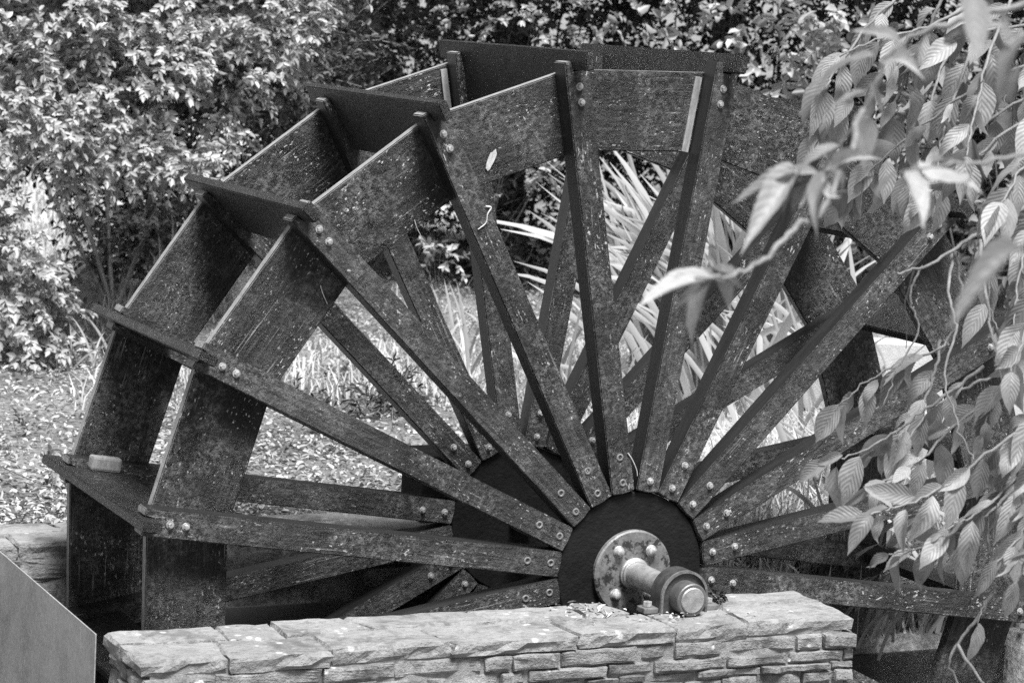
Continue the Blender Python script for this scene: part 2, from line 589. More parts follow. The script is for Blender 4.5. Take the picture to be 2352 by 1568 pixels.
def coping(parent, x0, x1, y0, y1, zt, th, rng, mat, notch=None, lens=(0.14, 0.42)):
    def cuts(lo, hi):
        c = [lo]
        while c[-1] < hi - 0.16: c.append(min(hi, c[-1] + rng.uniform(*lens)))
        c[-1] = hi
        return c
    def mid(x): return y0 + (y1 - y0) * (0.56 + 0.12 * noise.noise(Vector((x * 2.1, 3, 0))))
    for row in (0, 1):
        c = cuts(x0, x1)
        if row == 1 and notch: c = sorted([q for q in c if not (notch[0] - 0.06 < q < notch[1] + 0.06)] + [notch[0], notch[1]])
        sk = [0] + [rng.uniform(-0.035, 0.035) for _ in c[1:-1]] + [0]
        for i in range(len(c) - 1):
            a, b, sa, sb = c[i], c[i + 1], sk[i], sk[i + 1]
            jut = rng.uniform(-0.006, 0.012)
            if row == 0:
                ya, yb = y0 + 0.008 - jut, None
                poly = [(a, ya), (b, ya), (b + sb, mid(b) - .003), ((a + b) / 2, mid((a + b) / 2) - .003), (a + sa, mid(a) - .003)]
            else:
                if notch and abs(a - notch[0]) < 1e-6: continue
                poly = [(a, mid(a) + .003), ((a + b) / 2, mid((a + b) / 2) + .003), (b, mid(b) + .003), (b + sb, y1), (a + sa, y1)]
                if notch and abs(b - notch[0]) < 1e-6: poly = [(a, mid(a) + .003), (b + 0.03, mid(b) + .003), (b, y1 - 0.01), (a + sa, y1)]
                if notch and abs(a - notch[1]) < 1e-6: poly = [(a, mid(a) + .003), (b, mid(b) + .003), (b + sb, y1), (a, y1)]
            t = th * rng.uniform(0.8, 1.15)
            o = obj('coping_stone', slab(poly, zt - t, zt + rng.uniform(-0.003, 0.003), rng.uniform(0, 50)), mat, parent)


coping(wall, WX0, WX1, WY0, WY1, ZC, 0.042, rng, CAPSTONE, (-0.125 * U, 0.11 * U))

rear = obj('rear_wall', None)
tag(rear, 'stone wall with flat coping behind the wheel, in front of the ground cover', 'wall')
RX0, RX1, RY0, RY1 = -2.6 * U, 0.42 * U, 0.65 * U, 0.857 * U
obj('mortar_core', mesh_bm(box_bm(RX0, RX1 - .03, RY0 + .03, RY1 - .02, -1.74, ZC - 0.05)), MORTAR, rear)
coping(rear, RX0, RX1, RY0, RY1, ZC, 0.045, rng, CAPSTONE, None, (0.3, 0.7))
course_wall(rear, RX0, RX1, RY0 + 0.012, ZC - 0.047, -0.62, True, REARSTONE, rng, (0.06, 0.13), (0.14, 0.34))

# steel sheets of the wheel pit
def mat_sheet():
    M = MatB('scratched_steel', 0.5)
    v = M.coords((1, 1, 1), 0)
    b = M.ramp(M.noise(v, 5, 7, 0.75, 0.6), [(0.3, 0.14), (0.5, 0.27), (0.7, 0.38)])
    b = M.mix(M.ramp(M.noise(v, 120, 5, 0.8), [(0.42, 0.0), (0.7, 0.7)]), b, 0.5)
    b = M.mix(M.ramp(M.noise(M.coords((1, 260, 30), 0), 1.0, 2, 0.5), [(0.68, 0.0), (0.72, 0.8)]), b, 0.7)
    b = M.mix(M.ramp(M.noise(v, 60, 4, 0.7), [(0.55, 0.0), (0.7, 0.5)]), b, 0.1)
    M.color(b); M.b.inputs['Metallic'].default_value = 0.15
    M.bump(M.noise(v, 90, 4, 0.7), 0.25, 0.003)
    return M.m
STEEL = mat_sheet()
pl = obj('steel_plate', mesh_bm(box_bm(-1.156 * U, -1.1535 * U, -0.089 * U, 0.648 * U, -1.2, ZC - 0.004, 0.001)), STEEL)
tag(pl, 'brushed steel sheet closing the pit beside the left end of the wall', 'metal plate')
pl = obj('steel_liner', mesh_bm(box_bm(-1.14 * U, 0.4 * U, 0.636 * U, 0.644 * U, -1.7, -0.19 * U, 0.001)), STEELDARK)
tag(pl, 'dark smooth steel liner sheet in the pit below the rear wall', 'metal plate')

rb = obj('pit_shade_board', mesh_bm(box_bm(0.425 * U, PX1 - 0.01, PY1 - 0.035, PY1 - 0.012, -1.7, -0.56, 0.002)), WOOD_PADDLE)  # added dark board, stands for the shade below the bank
tag(rb, 'dark board added for shade at the right side of the pit', 'board')

# ------------------------------------------------------------------ the water wheel
wheel = obj('water_wheel', None)
tag(wheel, 'large dark timber water wheel with twenty spokes and flat paddles', 'water wheel')
N = 20
TH0, DT = 3.0051, 2 * math.pi / N
JIT = {4: 0.0089, 5: -0.0069, 3: -0.0011, 2: -0.0017, 0: -0.002, 7: -0.0008, 8: 0.0025}
ANG = [TH0 - k * DT + JIT.get(k, 0) for k in range(N)]
YF = 0.011                                 # front face of the front spokes
YR = 0.5225 * U + 0.011                    # front face of the rear spokes
TS = 0.066                                 # spoke thickness
SW = 0.0265 * U                            # half width


def radial(theta, y=0.0):
    """local x = outwards, local z = anticlockwise, local y = into the picture"""
    c, s = math.cos(theta), math.sin(theta)
    return Matrix(((c, 0, -s, 0), (0, 1, 0, y), (s, 0, c, 0), (0, 0, 0, 1)))


PT = 0.0095 * U                            # half thickness of a paddle
bm = bmesh.new()
sl_ = PT + 0.003
prism(bm, [(0.169 * U, -SW), (1.052 * U, -SW), (1.052 * U, -sl_), (1.029 * U, -sl_), (1.029 * U, sl_), (1.052 * U, sl_),
           (1.052 * U, SW), (0.169 * U, SW), (0.1665 * U, 0)], 0, TS)
bmesh.ops.bevel(bm, geom=bm.edges[:], offset=0.003, segments=2, affect='EDGES')
spoke_me = mesh_bm(bm, 'spoke')
spoke_me.materials.append(WOOD); spoke_me.materials.append(WOOD_EDGE); spoke_me.materials.append(WOOD_SIDE)
for f in spoke_me.polygons:
    q = f.normal
    if (abs(q.y) > 0.2 and abs(q.z) > 0.2) or (q.x > 0.8 and f.center.x > 1.04 * U): f.material_index = 1
    elif abs(q.z) > 0.9: f.material_index = 2
# shroud board: trapezium on the chord between two spokes
do, di, tg = 1.018 * U, 0.857 * U, math.tan(DT / 2)
bm = bmesh.new()
g = 0.003
prism(bm, [(di, -di * tg + g), (do, -do * tg + g), (do, do * tg - g), (di, di * tg - g)], 0, 0.032)
bmesh.ops.bevel(bm, geom=bm.edges[:], offset=0.003, segments=2, affect='EDGES')
# turn so that local x runs along the board
bmesh.ops.rotate(bm, verts=bm.verts, matrix=Matrix.Rotation(math.pi / 2, 3, 'Y'))
board_me = mesh_bm(bm, 'shroud_board')
board_me.materials.append(WOOD_BOARD); board_me.materials.append(WOOD_EDGE)
for f in board_me.polygons:
    if abs(f.normal.z) > 0.5 and abs(f.center.z) > do - 0.006: f.material_index = 1
TURN = Matrix.Rotation(-math.pi / 2, 4, 'Y')
bm = bmesh.new()
ro, re, rd = 1.0715 * U, 1.034 * U, 0.93 * U
yb0, yb1 = YF + TS + 0.036, YR - 0.004
prism(bm, [(ro, -0.05 * U), (ro, 0.652 * U), (re, 0.652 * U), (re, yb1), (rd, yb1), (rd, yb0), (re, yb0), (re, -0.05 * U)], -PT, PT, 'xyz')
bmesh.ops.bevel(bm, geom=bm.edges[:], offset=0.003, segments=2, affect='EDGES')
paddle_me = mesh_bm(bm, 'paddle')
paddle_me.materials.append(WOOD_PADDLE); paddle_me.materials.append(WOOD_EDGE)
for f in paddle_me.polygons:
    if 0.3 < f.normal.x < 0.9 or 0.3 < abs(f.normal.y) < 0.9 and abs(f.center.y - 0.3 * U) > 0.34 * U: f.material_index = 1
# bolts
bm = lathe([(0, -0.0145), (0.0095, -0.0142), (0.0118, -0.0125), (0.0122, -0.003)], 6)
w_ = lathe([(0.008, -0.003), (0.0165, -0.003), (0.0175, -0.0015), (0.0175, 0.002)], 18)
t_ = bpy.data.meshes.new('t'); w_.to_mesh(t_); w_.free(); bm.from_mesh(t_); bpy.data.meshes.remove(t_)
bmesh.ops.scale(bm, vec=(0.64, 0.7, 0.64), verts=bm.verts)
bolt_me = mesh_bm(bm, 'bolt', False)
bm = lathe([(0.0045, 0.004), (0.005, -0.001), (0.0075, -0.0022), (0.0105, -0.002), (0.0115, 0.001)], 16)
ring_me = mesh_bm(bm, 'bolt_ring', True)
RINGM = mat_plain('dull_ring', 0.06, 0.24, 0.6, 120, 0.3)
bm = lathe([(0, -0.0005), (0.006, -0.0005)], 12)
hole_me = mesh_bm(bm, 'hole')
bolt_me.materials.append(BOLT); ring_me.materials.append(RINGM)
rw = random.Random(3)
for side, y in ((0, YF), (1, YR)):
    for k in range(N):
        s = obj('spoke', spoke_me, WOOD, wheel, radial(ANG[k], y) @ Matrix.Rotation(rw.uniform(-.03, .03), 4, 'X'))
        for j, r in enumerate((1.0, 0.9687, 0.2438, 0.1905)):
            if j >= 2 and side == 0 and k in (0, 1, 2, 3, 4, 18, 19):
                b = obj('bolt_ring', ring_me, BOLT, s, Matrix.Translation((r * U, 0, rw.uniform(-.003, .003))))
            else:
                if side == 0 and j == 2 and k in (5,): continue
                b = obj('bolt', bolt_me, BOLT, s, Matrix.Translation((r * U, 0, rw.uniform(-.003, .003))) @ Matrix.Rotation(rw.uniform(0, 1), 4, 'Y'))
        a2 = ANG[(k + 1) % N] - (2 * math.pi if k == N - 1 else 0)
        mid = (ANG[k] + a2) / 2
        bd = obj('shroud_board', board_me, WOOD_BOARD, wheel, radial(mid + rw.uniform(-.002, .002), y + TS + 0.001 + rw.uniform(0, .002)) @ TURN @ Matrix.Rotation(rw.uniform(-.006, .006), 4, 'Y'))
for k in range(N):
    obj('paddle', paddle_me, WOOD_PADDLE, wheel, radial(ANG[k]))
# sun patches left of two spokes, put in as pale strips
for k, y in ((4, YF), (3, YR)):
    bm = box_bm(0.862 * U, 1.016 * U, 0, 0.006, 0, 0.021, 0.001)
    o = obj('sun_strip', mesh_bm(bm), SUNSTRIP, wheel, radial(ANG[k + 1] , y + TS - 0.0055) @ Matrix.Translation((0, 0, 0.042)))
    tag(o, 'pale strip standing for a patch of sun')
# hub
bm = lathe([(0, 0), (0.1, 0), (0.163 * U, 0), (0.1655 * U, 0.003), (0.1655 * U, 0.09), (0, 0.09)], 64)
hub_me = mesh_bm(bm, 'hub_disc')
obj('hub_disc', hub_me, BLACK, wheel, Matrix.Translation((0, YF + 0.012, 0)))
obj('hub_disc', hub_me, BLACK, wheel, Matrix.Translation((0, YR + 0.012, 0)))
bm = lathe([(0.03, 0), (0.119, 0), (0.1235, 0.004), (0.1235, 0.016), (0.03, 0.016)], 64)
fl = obj('flange', mesh_bm(bm), FLANGE, wheel, Matrix.Translation((0, YF - 0.006, 0)))
fb = lathe([(0, -0.018), (0.009, -0.0175), (0.0125, -0.014), (0.0135, -0.003), (0.0175, -0.0028), (0.018, 0.001)], 16)
fb_me = mesh_bm(fb, 'flange_bolt', True)
for q in (129, 49, 229, 311):
    obj('flange_bolt', fb_me, BOLT, fl, Matrix.Translation((0.082 * math.cos(math.radians(q)), 0, 0.082 * math.sin(math.radians(q)))))
bm = lathe([(0.03, -0.001), (0.0445, -0.001), (0.0455, -0.004), (0.0455, -0.011), (0.042, -0.0135), (0.042, -0.02), (0.0385, -0.022), (0.036, -0.022)], 48)
obj('collar', mesh_bm(bm, smooth=False), AXLE, fl)
ax = lathe([(0, -0.2436 * U), (0.0018, -0.2432 * U), (0.0335, -0.2436 * U), (0.036, -0.2415 * U), (0.036, 0.62 * U), (0, 0.62 * U)], 48)
axle = obj('axle', mesh_bm(ax), AXLE, wheel)
for m in (axle,): pass
bm = lathe([(0.0365, -0.2405 * U), (0.043, -0.2405 * U), (0.046, -0.2385 * U), (0.046, -0.205 * U), (0.0365, -0.205 * U)], 48)
obj('end_sleeve', mesh_bm(bm), mat_plain('dull_steel', 0.09, 0.2, 0.45, 20, 0.2, 0.5), axle)
# pale block jammed at a rear spoke tip
bm = box_bm(-0.045, 0.045, -0.02, 0.02, -0.021, 0.021, 0.008)
o = obj('wedge_block', mesh_bm(bm), mat_plain('grey_wood', 0.12, 0.3, 0.7, 30, 0.4, 0, (4, 1, 1)), wheel, radial(ANG[0]) @ Matrix.Translation((0.98 * U, YR - 0.022, -0.034)))
tag(o, 'pale wooden wedge block')

# dark housing that stands on the rear coping behind the hub
HB = mat_plain('dull_black', 0.004, 0.012, 0.8, 20, 0.3)
HB.node_tree.nodes['Principled BSDF'].inputs['Specular IOR Level'].default_value = 0.15
hs_ = obj('gear_housing', None); hs_.location = (0, 0, ZC)
tag(hs_, 'dark metal housing on the rear coping behind the hub', 'housing')
obj('case', mesh_bm(box_bm(-0.172 * U, 0.41 * U, 0.69 * U, 0.82 * U, 0.004, 0.145 * U, 0.012)), HB, hs_)
obj('lid', mesh_bm(box_bm(-0.178 * U, 0.416 * U, 0.683 * U, 0.827 * U, 0.1455 * U, 0.155 * U, 0.004)), HB, hs_)

# ------------------------------------------------------------------ bearing on the wall
brg = obj('axle_bearing', None); brg.location = (0, -0.185 * U, ZC)
tag(brg, 'black arched bearing block bolted on the coping around the axle end', 'bearing')
hz = -ZC
arc = [(0.073 * math.cos(math.radians(a)), hz + 0.073 * math.sin(math.radians(a))) for a in range(0, 181, 9)]
bm = bmesh.new()
prism(bm, [(0.073, 0.001)] + arc + [(-0.073, 0.001)], -0.028, 0.028)
bmesh.ops.bevel(bm, geom=[e for e in bm.edges], offset=0.0025, segments=1, affect='EDGES')
obj('housing', mesh_bm(bm), mat_plain('bearing_paint', 0.02, 0.06, 0.5, 40, 0.3), brg)
rim = bmesh.new()
for r0, r1, y0, y1 in ((0.0665, 0.0735, -0.036, -0.0275),):
    fr = [(r1 * math.cos(math.radians(a)), hz + r1 * math.sin(math.radians(a))) for a in range(0, 181, 6)]
    bk = [(r0 * math.cos(math.radians(a)), hz + r0 * math.sin(math.radians(a))) for a in range(180, -1, -6)]
    prism(rim, [(r1, 0.0015)] + fr + [(-r1, 0.0015), (-r0, 0.0015)] + bk + [(r0, 0.0015)], y0, y1)
obj('rim', mesh_bm(rim), mat_plain('bearing_rim', 0.05, 0.2, 0.45, 50, 0.3), brg)  # paler than the housing: lit line of the arch put into the colour
for s in (-1, 1):
    obj('foot', mesh_bm(box_bm(s * 0.073 if s > 0 else -0.118, 0.118 if s > 0 else -0.073, -0.024, 0.024, 0.0012, 0.017, 0.003)), FLANGE, brg)
    nb = lathe([(0, 0), (0.012, 0), (0.013, 0.002), (0.013, 0.014), (0, 0.016)], 6)
    me = mesh_bm(nb)
    o = obj('bolt', me, BOLT, brg, Matrix.Translation((s * 0.096, 0, 0.017)) @ Matrix.Rotation(math.pi / 2, 4, 'X'))


# ------------------------------------------------------------------ foliage builders
def leaves_np(base, direc, nrm, L, W, fold=0.25, curl=0.12):
    """arrays of leaf bases, directions, normals, lengths, widths -> 6-vertex folded leaves"""
    base = np.asarray(base, float); d = np.asarray(direc, float); n = np.asarray(nrm, float)
    d /= np.linalg.norm(d, axis=1, keepdims=True) + 1e-9
    s = np.cross(n, d); s /= np.linalg.norm(s, axis=1, keepdims=True) + 1e-9
    n = np.cross(d, s)
    L = np.asarray(L)[:, None]; W = np.asarray(W)[:, None]
    b = base; t = base + d * L - n * L * curl
    l1 = base + d * L * 0.3 + s * W * 0.46 + n * W * fold; l2 = base + d * L * 0.68 + s * W * 0.42 + n * (W * fold - L * curl * .4)
    r1 = base + d * L * 0.3 - s * W * 0.46 + n * W * fold; r2 = base + d * L * 0.68 - s * W * 0.42 + n * (W * fold - L * curl * .4)
    V = np.stack([b, l1, l2, t, r2, r1], 1).reshape(-1, 3)
    k = np.arange(len(base))[:, None] * 6
    F = np.concatenate([k + np.array([[0, 1, 2, 3]]), k + np.array([[0, 3, 4, 5]])], 1).reshape(-1, 4)
    return V, F


def rand_dirs(R, n):
    v = R.normal(size=(n, 3)); return v / np.linalg.norm(v, axis=1, keepdims=True)


def twig_sprays(R, starts, dirs, tl, leafL, npair, droop=0.5, wr=0.5, out=None):
    """leaf pairs along drooping twigs; returns leaf arrays and twig polylines"""
    n = len(starts)
    d = dirs / np.linalg.norm(dirs, axis=1, keepdims=True)
    B, D, Nn, L = [], [], [], []
    lines = []
    up = np.array([0, 0, 1.0])
    for i in range(npair):
        t = (i + 0.6) / npair
        pos = starts + d * (tl[:, None] * t) - up * (tl[:, None] * droop * t * t * 0.5)
        tang = d - up * droop * t; tang /= np.linalg.norm(tang, axis=1, keepdims=True)
        side = np.cross(tang, up); side /= np.linalg.norm(side, axis=1, keepdims=True) + 1e-9
        nn = np.cross(side, tang)
        roll = R.uniform(-0.9, 0.9, n)[:, None]
        side2 = side * np.cos(roll) + nn * np.sin(roll)
        for sg in (-1, 1):
            a = R.uniform(0.5, 1.1, n)[:, None]
            B.append(pos); D.append(tang * np.cos(a) + side2 * sg * np.sin(a) + R.normal(size=(n, 3)) * 0.15)
            Nn.append(nn * .55 + (out * .9 if out is not None else 0) + R.normal(size=(n, 3)) * 0.33)
            L.append(leafL * R.uniform(0.65, 1.1, n) * (1.0 - 0.25 * t))
    B.append(pos); D.append(tang); Nn.append(nn + R.normal(size=(n, 3)) * .2); L.append(leafL * R.uniform(.6, 1, n))
    B = np.concatenate(B); D = np.concatenate(D); Nn = np.concatenate(Nn); L = np.concatenate(L)
    e = starts + d * tl[:, None] - up * (tl[:, None] * droop * 0.5)
    m = starts + d * (tl[:, None] * .5) - up * (tl[:, None] * droop * 0.125)
    return B, D, Nn, L, L * wr, np.stack([starts, m, e], 1)


def strips_np(lines, w=0.004):
    """thin three-sided stems through 3-point lines"""
    n = len(lines)
    offs = np.array([[0, 0, 1], [.87, 0, -.5], [-.87, 0, -.5]]) * w * .5
    V = (lines[:, :, None, :] + offs[None, None]).reshape(-1, 3)
    F = []
    base = np.arange(n)[:, None] * 9
    for s in range(2):
        for k in range(3):
            F.append(base + np.array([[s * 3 + k, s * 3 + (k + 1) % 3, (s + 1) * 3 + (k + 1) % 3, (s + 1) * 3 + k]]))
    return V, np.concatenate(F)


def blob_shrub(R, blobs, per_area, leafL, tl, npair, droop, inward=0.55, wr=0.5, squash=0.85, hollow=0.95):
    """twig sprays over a list of (centre, radius) clumps"""
    S, D, O = [], [], []
    for c, r in blobs:
        n = int(per_area * r * r)
        v = rand_dirs(R, n)
        rr = r * (inward + (1 - inward) * R.uniform(0, 1, n) ** 0.6)
        p = np.array(c) + v * rr[:, None] * np.array([1, 1, squash])
        S.append(p); O.append(v); D.append(v * 0.8 + rand_dirs(R, n) * 0.55 + np.array([0, 0, 0.15]))
    S = np.concatenate(S); D = np.concatenate(D); O = np.concatenate(O)
    if hollow:                                             # hollows between the clumps
        keep = np.array([noise.noise(Vector(p) * 3.4) + 0.5 * noise.noise(Vector(p) * 7.5) for p in S]) > hollow - 1
        S, D, O = S[keep], D[keep], O[keep]
    return twig_sprays(R, S, D, R.uniform(0.6, 1.2, len(S)) * tl, leafL, npair, droop, wr, O)


def branch_mesh(root, ends, r0, R, n=6):
    parts = []
    for e in ends:
        root_v, e = Vector(root), Vector(e)
        m = root_v.lerp(e, 0.5) + Vector((R.normal() * .12, R.normal() * .12, 0.15))
        ln = smooth_line([root_v, m, e], 5)
        parts.append(tube_np(ln, [r0 * (1 - 0.85 * i / (len(ln) - 1)) for i in range(len(ln))], n))
    V, F = join_np(parts)
    return mesh_np(V, F, smooth=True)


# ------------------------------------------------------------------ the big leafy shrub on the left
R = np.random.default_rng(11)
def mk(list_, ):
    return [(at(x, y, d), r) for x, y, d, r in list_]
big = mk([(-60, -60, 11.6, .5), (90, 40, 11.4, .42), (260, 20, 11.6, .42), (430, 30, 11.8, .42), (590, 30, 12.0, .36), (40, 190, 11.2, .38),
          (190, 190, 11.3, .38), (340, 190, 11.4, .36), (480, 180, 11.7, .33), (610, 130, 12.0, .24), (60, 320, 11.1, .3), (200, 330, 11.2, .27),
          (300, 300, 11.4, .28), (430, 300, 11.4, .23), (400, 375, 11.3, .17), (500, 290, 11.6, .16), (340, 370, 11.5, .16), (540, 235, 11.8, .2),
          (0, 470, 11.0, .2), (20, 560, 11.0, .2), (10, 640, 10.9, .24), (60, 700, 11.0, .2), (80, 620, 11.1, .12), (20, 780, 10.9, .2), (120, 760, 11.0, .14),
          (40, 840, 10.8, .12), (130, 820, 10.9, .1), (150, -250, 11.8, .7), (420, -230, 12.0, .7), (640, -160, 12.4, .55)])
shrub = obj('leafy_shrub', None); root = Vector(at(-330, 870, 12.3)); root.z = gz(root.x, root.y); shrub.location = root
tag(shrub, 'large shrub with small oval pale leaves filling the upper left', 'shrub')
off = np.array(root)
B, D, Nn, L, W, lines = blob_shrub(R, [(c, r * .85) for c, r in big], 2300, 0.052, 0.14, 5, 0.9, 0.6)
B = B - off; lines = lines - off
# the 300 leaves that show largest (nearest the camera, in the frame) are leaves of their own
depth = (B + off - np.array(CAM)) @ np.array(FWD)
u_ = ((B + off - np.array(CAM)) @ np.array(RIGHT)) / depth * 5724 + 1176
v_ = 784 - ((B + off - np.array(CAM)) @ np.array(UP)) / depth * 5724
inf = (u_ > 0) & (u_ < 760) & (v_ > 0) & (v_ < 900)
score = np.where(inf, L / depth * (1 + 0.0 * depth), 0) - np.where(inf, (depth - 10.4) * 0.003, 9)
top = np.argsort(-score)[:300]
rest = np.setdiff1d(np.arange(len(B)), top)
V, F = leaves_np(B[rest], D[rest], Nn[rest], L[rest], W[rest])
cr = tag(obj('crown', mesh_np(V, F), LEAF_SHRUB, shrub), kind='stuff')
V1, F1 = leaves_np([[0, 0, 0]], [[1, 0, 0]], [[0, 0, 1]], [1], [0.5])
one = mesh_np(V1, F1, 'shrub_leaf')
for i in top:
    x = Vector(D[i]).normalized(); z = Vector(Nn[i]); y = z.cross(x).normalized(); z = x.cross(y)
    m = Matrix((x, y, z)).transposed().to_4x4() @ Matrix.Scale(float(L[i]), 4); m.translation = Vector(B[i])
    obj('leaf', one, LEAF_SHRUB, shrub, m)
V, F = strips_np(lines, 0.004)
tag(obj('twigs', mesh_np(V, F), BARK, shrub), kind='stuff')
obj('trunk', branch_mesh((0, 0, 0), [Vector(c) - root for c, r in big[:5]], 0.03, R), BARK, shrub)


def simple_shrub(name, label, cat, blobs, rootxy, seed, per, leafL, tl, npair, droop, mat, inward=0.3, wr=0.5, group=None, bark=BARK, squash=.85):
    R = np.random.default_rng(seed)
    o = obj(name, None)
    rt = Vector((rootxy[0], rootxy[1], gz(*rootxy)))
    o.location = rt
    tag(o, label, cat, group)
    B, D, Nn, L, W, lines = blob_shrub(R, blobs, per, leafL, tl, npair, droop, inward, wr, squash)
    V, F = leaves_np(B - np.array(rt), D, Nn, L, W)
    tag(obj('crown', mesh_np(V, F), mat, o), kind='stuff')
    V, F = strips_np(lines - np.array(rt), 0.004)
    tag(obj('twigs', mesh_np(V, F), bark, o), kind='stuff')
    ends = [Vector(c) - rt for c, r in blobs]
    obj('trunk', branch_mesh((0, 0, 0), ends[:5], 0.022 * max(r for c, r in blobs), R), bark, o)
    return o


def ground_xy(x, y):
    """where the sight line through (x, y) meets the level ground"""
    d = at(x, y, 1.0) - CAM
    t = (GZ - CAM.z) / d.z
    p = CAM + d * t
    return (p.x, p.y)


# darker shrub hanging below it, farther back
bl = mk([(300, 480, 13.0, .3), (270, 560, 13.0, .22), (400, 480, 13.3, .28), (420, 400, 13.5, .3), (340, 420, 13.0, .25), (480, 440, 13.6, .22), (230, 480, 12.9, .16), (330, 600, 13.0, .2), (250, 640, 12.8, .14), (420, 580, 13.1, .2), (300, 540, 12.7, .16), (380, 530, 12.8, .18)])
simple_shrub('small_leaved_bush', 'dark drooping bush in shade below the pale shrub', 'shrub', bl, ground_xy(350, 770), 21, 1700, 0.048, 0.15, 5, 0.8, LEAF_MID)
# loose thicket behind, upper left middle
bl = mk([(760, 60, 15, .5), (900, 60, 15.4, .5), (700, 200, 15.5, .5), (820, 200, 15.2, .45), (960, 180, 15.6, .45), (620, 330, 15.2, .4),
         (740, 330, 15.2, .4), (700, -120, 15, .7), (950, -120, 15.4, .7), (660, 450, 15.6, .3), (540, 250, 15.8, .4)])
simple_shrub('loose_thicket', 'loose fine-leaved thicket with bare twigs behind the upper left paddles', 'shrub', bl, ground_xy(720, 650), 22, 420, 0.04, 0.2, 5, 0.6, LEAF_MID)

# dark hedge masses behind the wheel
def hedge(name, label, x0, x1, depth, seed, nb, leafL=0.06, mat=LEAF_DARK, per=300, ylo=-260, yhi=640):
    Rr = random.Random(seed)
    bl = []
    for i in range(nb):
        x = x0 + (x1 - x0) * (i % 6 + Rr.uniform(.1, .9)) / 6
        y = ylo + (yhi - ylo) * ((i // 6) + Rr.uniform(0, 1)) / max(1, nb / 6)
        bl.append((at(x, y, depth + Rr.uniform(-.5, .6)), Rr.uniform(.4, .62)))
    return simple_shrub(name, label, 'hedge', bl, ground_xy((x0 + x1) / 2, 41 + 1.6 / depth * 5724), seed, per, leafL, 0.26, 5, 0.5, mat, 0.2)


hedge('dark_hedge_or_backing', 'dark dense hedge in deep shade behind the middle of the wheel', 900, 1500, 15.6, 31, 42)
hedge('dark_hedge_or_backing', 'dark hedge behind the strap-leaved clump right of the middle', 1450, 2000, 15.9, 32, 42)
hedge('dark_hedge_or_backing', 'dark hedge behind the cherry branch at the right edge', 1950, 2500, 15.4, 33, 42)
hedge('dark_hedge_or_backing', 'distant dark hedge behind the sunlit lawn on the far left', -250, 700, 30, 34, 42, 0.11, LEAF_DARK, 160, -160, 330)

hedge('dark_hedge_or_backing', 'dark leaf backing added for shade behind the pale shrub at upper left', -120, 640, 13.2, 35, 36, 0.06, LEAF_DARK, 380, -160, 330)  # dark backing added so that gaps in the shrub stay black
hedge('dark_hedge_or_backing', 'dark hedge behind the loose thicket at the upper left paddles', 620, 1020, 17.5, 36, 30, 0.07, LEAF_DARK, 300, -200, 520)

# sprays of pale leaves along the top, in front of the dark hedge
bl = mk([(1120, 20, 13.6, .2), (1230, 20, 13.5, .2), (1330, 30, 13.5, .2), (1270, 60, 13.4, .13), (1180, 50, 13.5, .12), (1060, 30, 13.7, .16)])
simple_shrub('pale_spray_shrub', 'pale small-leaved sprays hanging above the topmost paddle', 'shrub', bl, (bl[1][0].x + .4, bl[1][0].y + 1.4), 41, 560, 0.05, 0.16, 5, 0.8, LEAF_SHRUB)
bl = mk([(1480, 45, 13.0, .14), (1580, 30, 13.0, .15), (1680, 70, 12.8, .17), (1760, 60, 12.8, .16), (1830, 110, 12.6, .2), (1770, 160, 12.6, .12), (1900, 60, 12.6, .2), (1530, 70, 13, .09), (1720, 20, 13, .2)])
simple_shrub('glossy_laurel', 'glossy broad-leaved laurel sprays behind the top right paddle', 'shrub', bl, (bl[2][0].x + .5, bl[2][0].y + 1.2), 42, 420, 0.085, 0.2, 4, 0.7, LEAF_SHRUB, 0.2, 0.55)
bl = mk([(1950, 200, 12.2, .3), (2100, 260, 12.2, .32), (2250, 330, 12.0, .3), (2330, 450, 11.8, .26), (2200, 120, 12.4, .3), (2330, 180, 12.2, .3), (2020, 350, 12.0, .2), (2250, 470, 11.8, .2), (2350, 560, 11.5, .2)])
simple_shrub('glossy_laurel', 'broad-leaved laurel half hidden behind the hanging cherry leaves', 'shrub', bl, (bl[2][0].x + .5, bl[2][0].y + .6), 43, 420, 0.08, 0.2, 4, 0.7, LEAF_MID, 0.2, 0.55)
# little shrub seen through the spokes, left of the middle
bl = mk([(1015, 575, 12.2, .05), (1035, 600, 12.2, .04), (1155, 440, 12.2, .03), (1250, 400, 12.5, .06), (1155, 480, 12.5, .03)])
simple_shrub('young_shrub', 'young pale shrub seen between the upper left spokes', 'shrub', bl, ground_xy(1010, 760), 44, 4200, 0.05, 0.1, 4, 0.5, LEAF_SHRUB)


# trees added unseen above the frame, their crowns shaped to shade the hedges
def added_shade_tree(px, dep, h, seed, rad, label):
    R = np.random.default_rng(seed)
    b = at(px, 300, dep); o = obj('added_shade_tree', None); g0 = gz(b.x, b.y); o.location = (b.x, b.y, g0)
    tag(o, label, 'tree', 'added shade trees above the frame')
    ln = smooth_line([(0, 0, 0), (.08, .05, h * .4), (-.05, .1, h * .75), (0, -.9, h)], 5)
    V, F = tube_np(ln, [0.16 * (1 - .7 * i / (len(ln) - 1)) for i in range(len(ln))], 10)
    obj('trunk', mesh_np(V, F, smooth=True), BARK, o)  # trunk of the added shade tree
    n = 9000
    v = rand_dirs(R, n); rr = rad * R.uniform(0.2, 1, n) ** .5
    lean = Vector((-.1, -1.4, 0))
    P = v * rr[:, None] * np.array([1.2, .8, .35]) + np.array([lean.x, lean.y, h])
    V, F = leaves_np(P, rand_dirs(R, n), rand_dirs(R, n) * .6 + np.array([0, 0, 1]), R.uniform(.16, .26, n), R.uniform(.1, .16, n))
    tag(obj('crown', mesh_np(V, F), LEAF_DARK, o), kind='stuff')


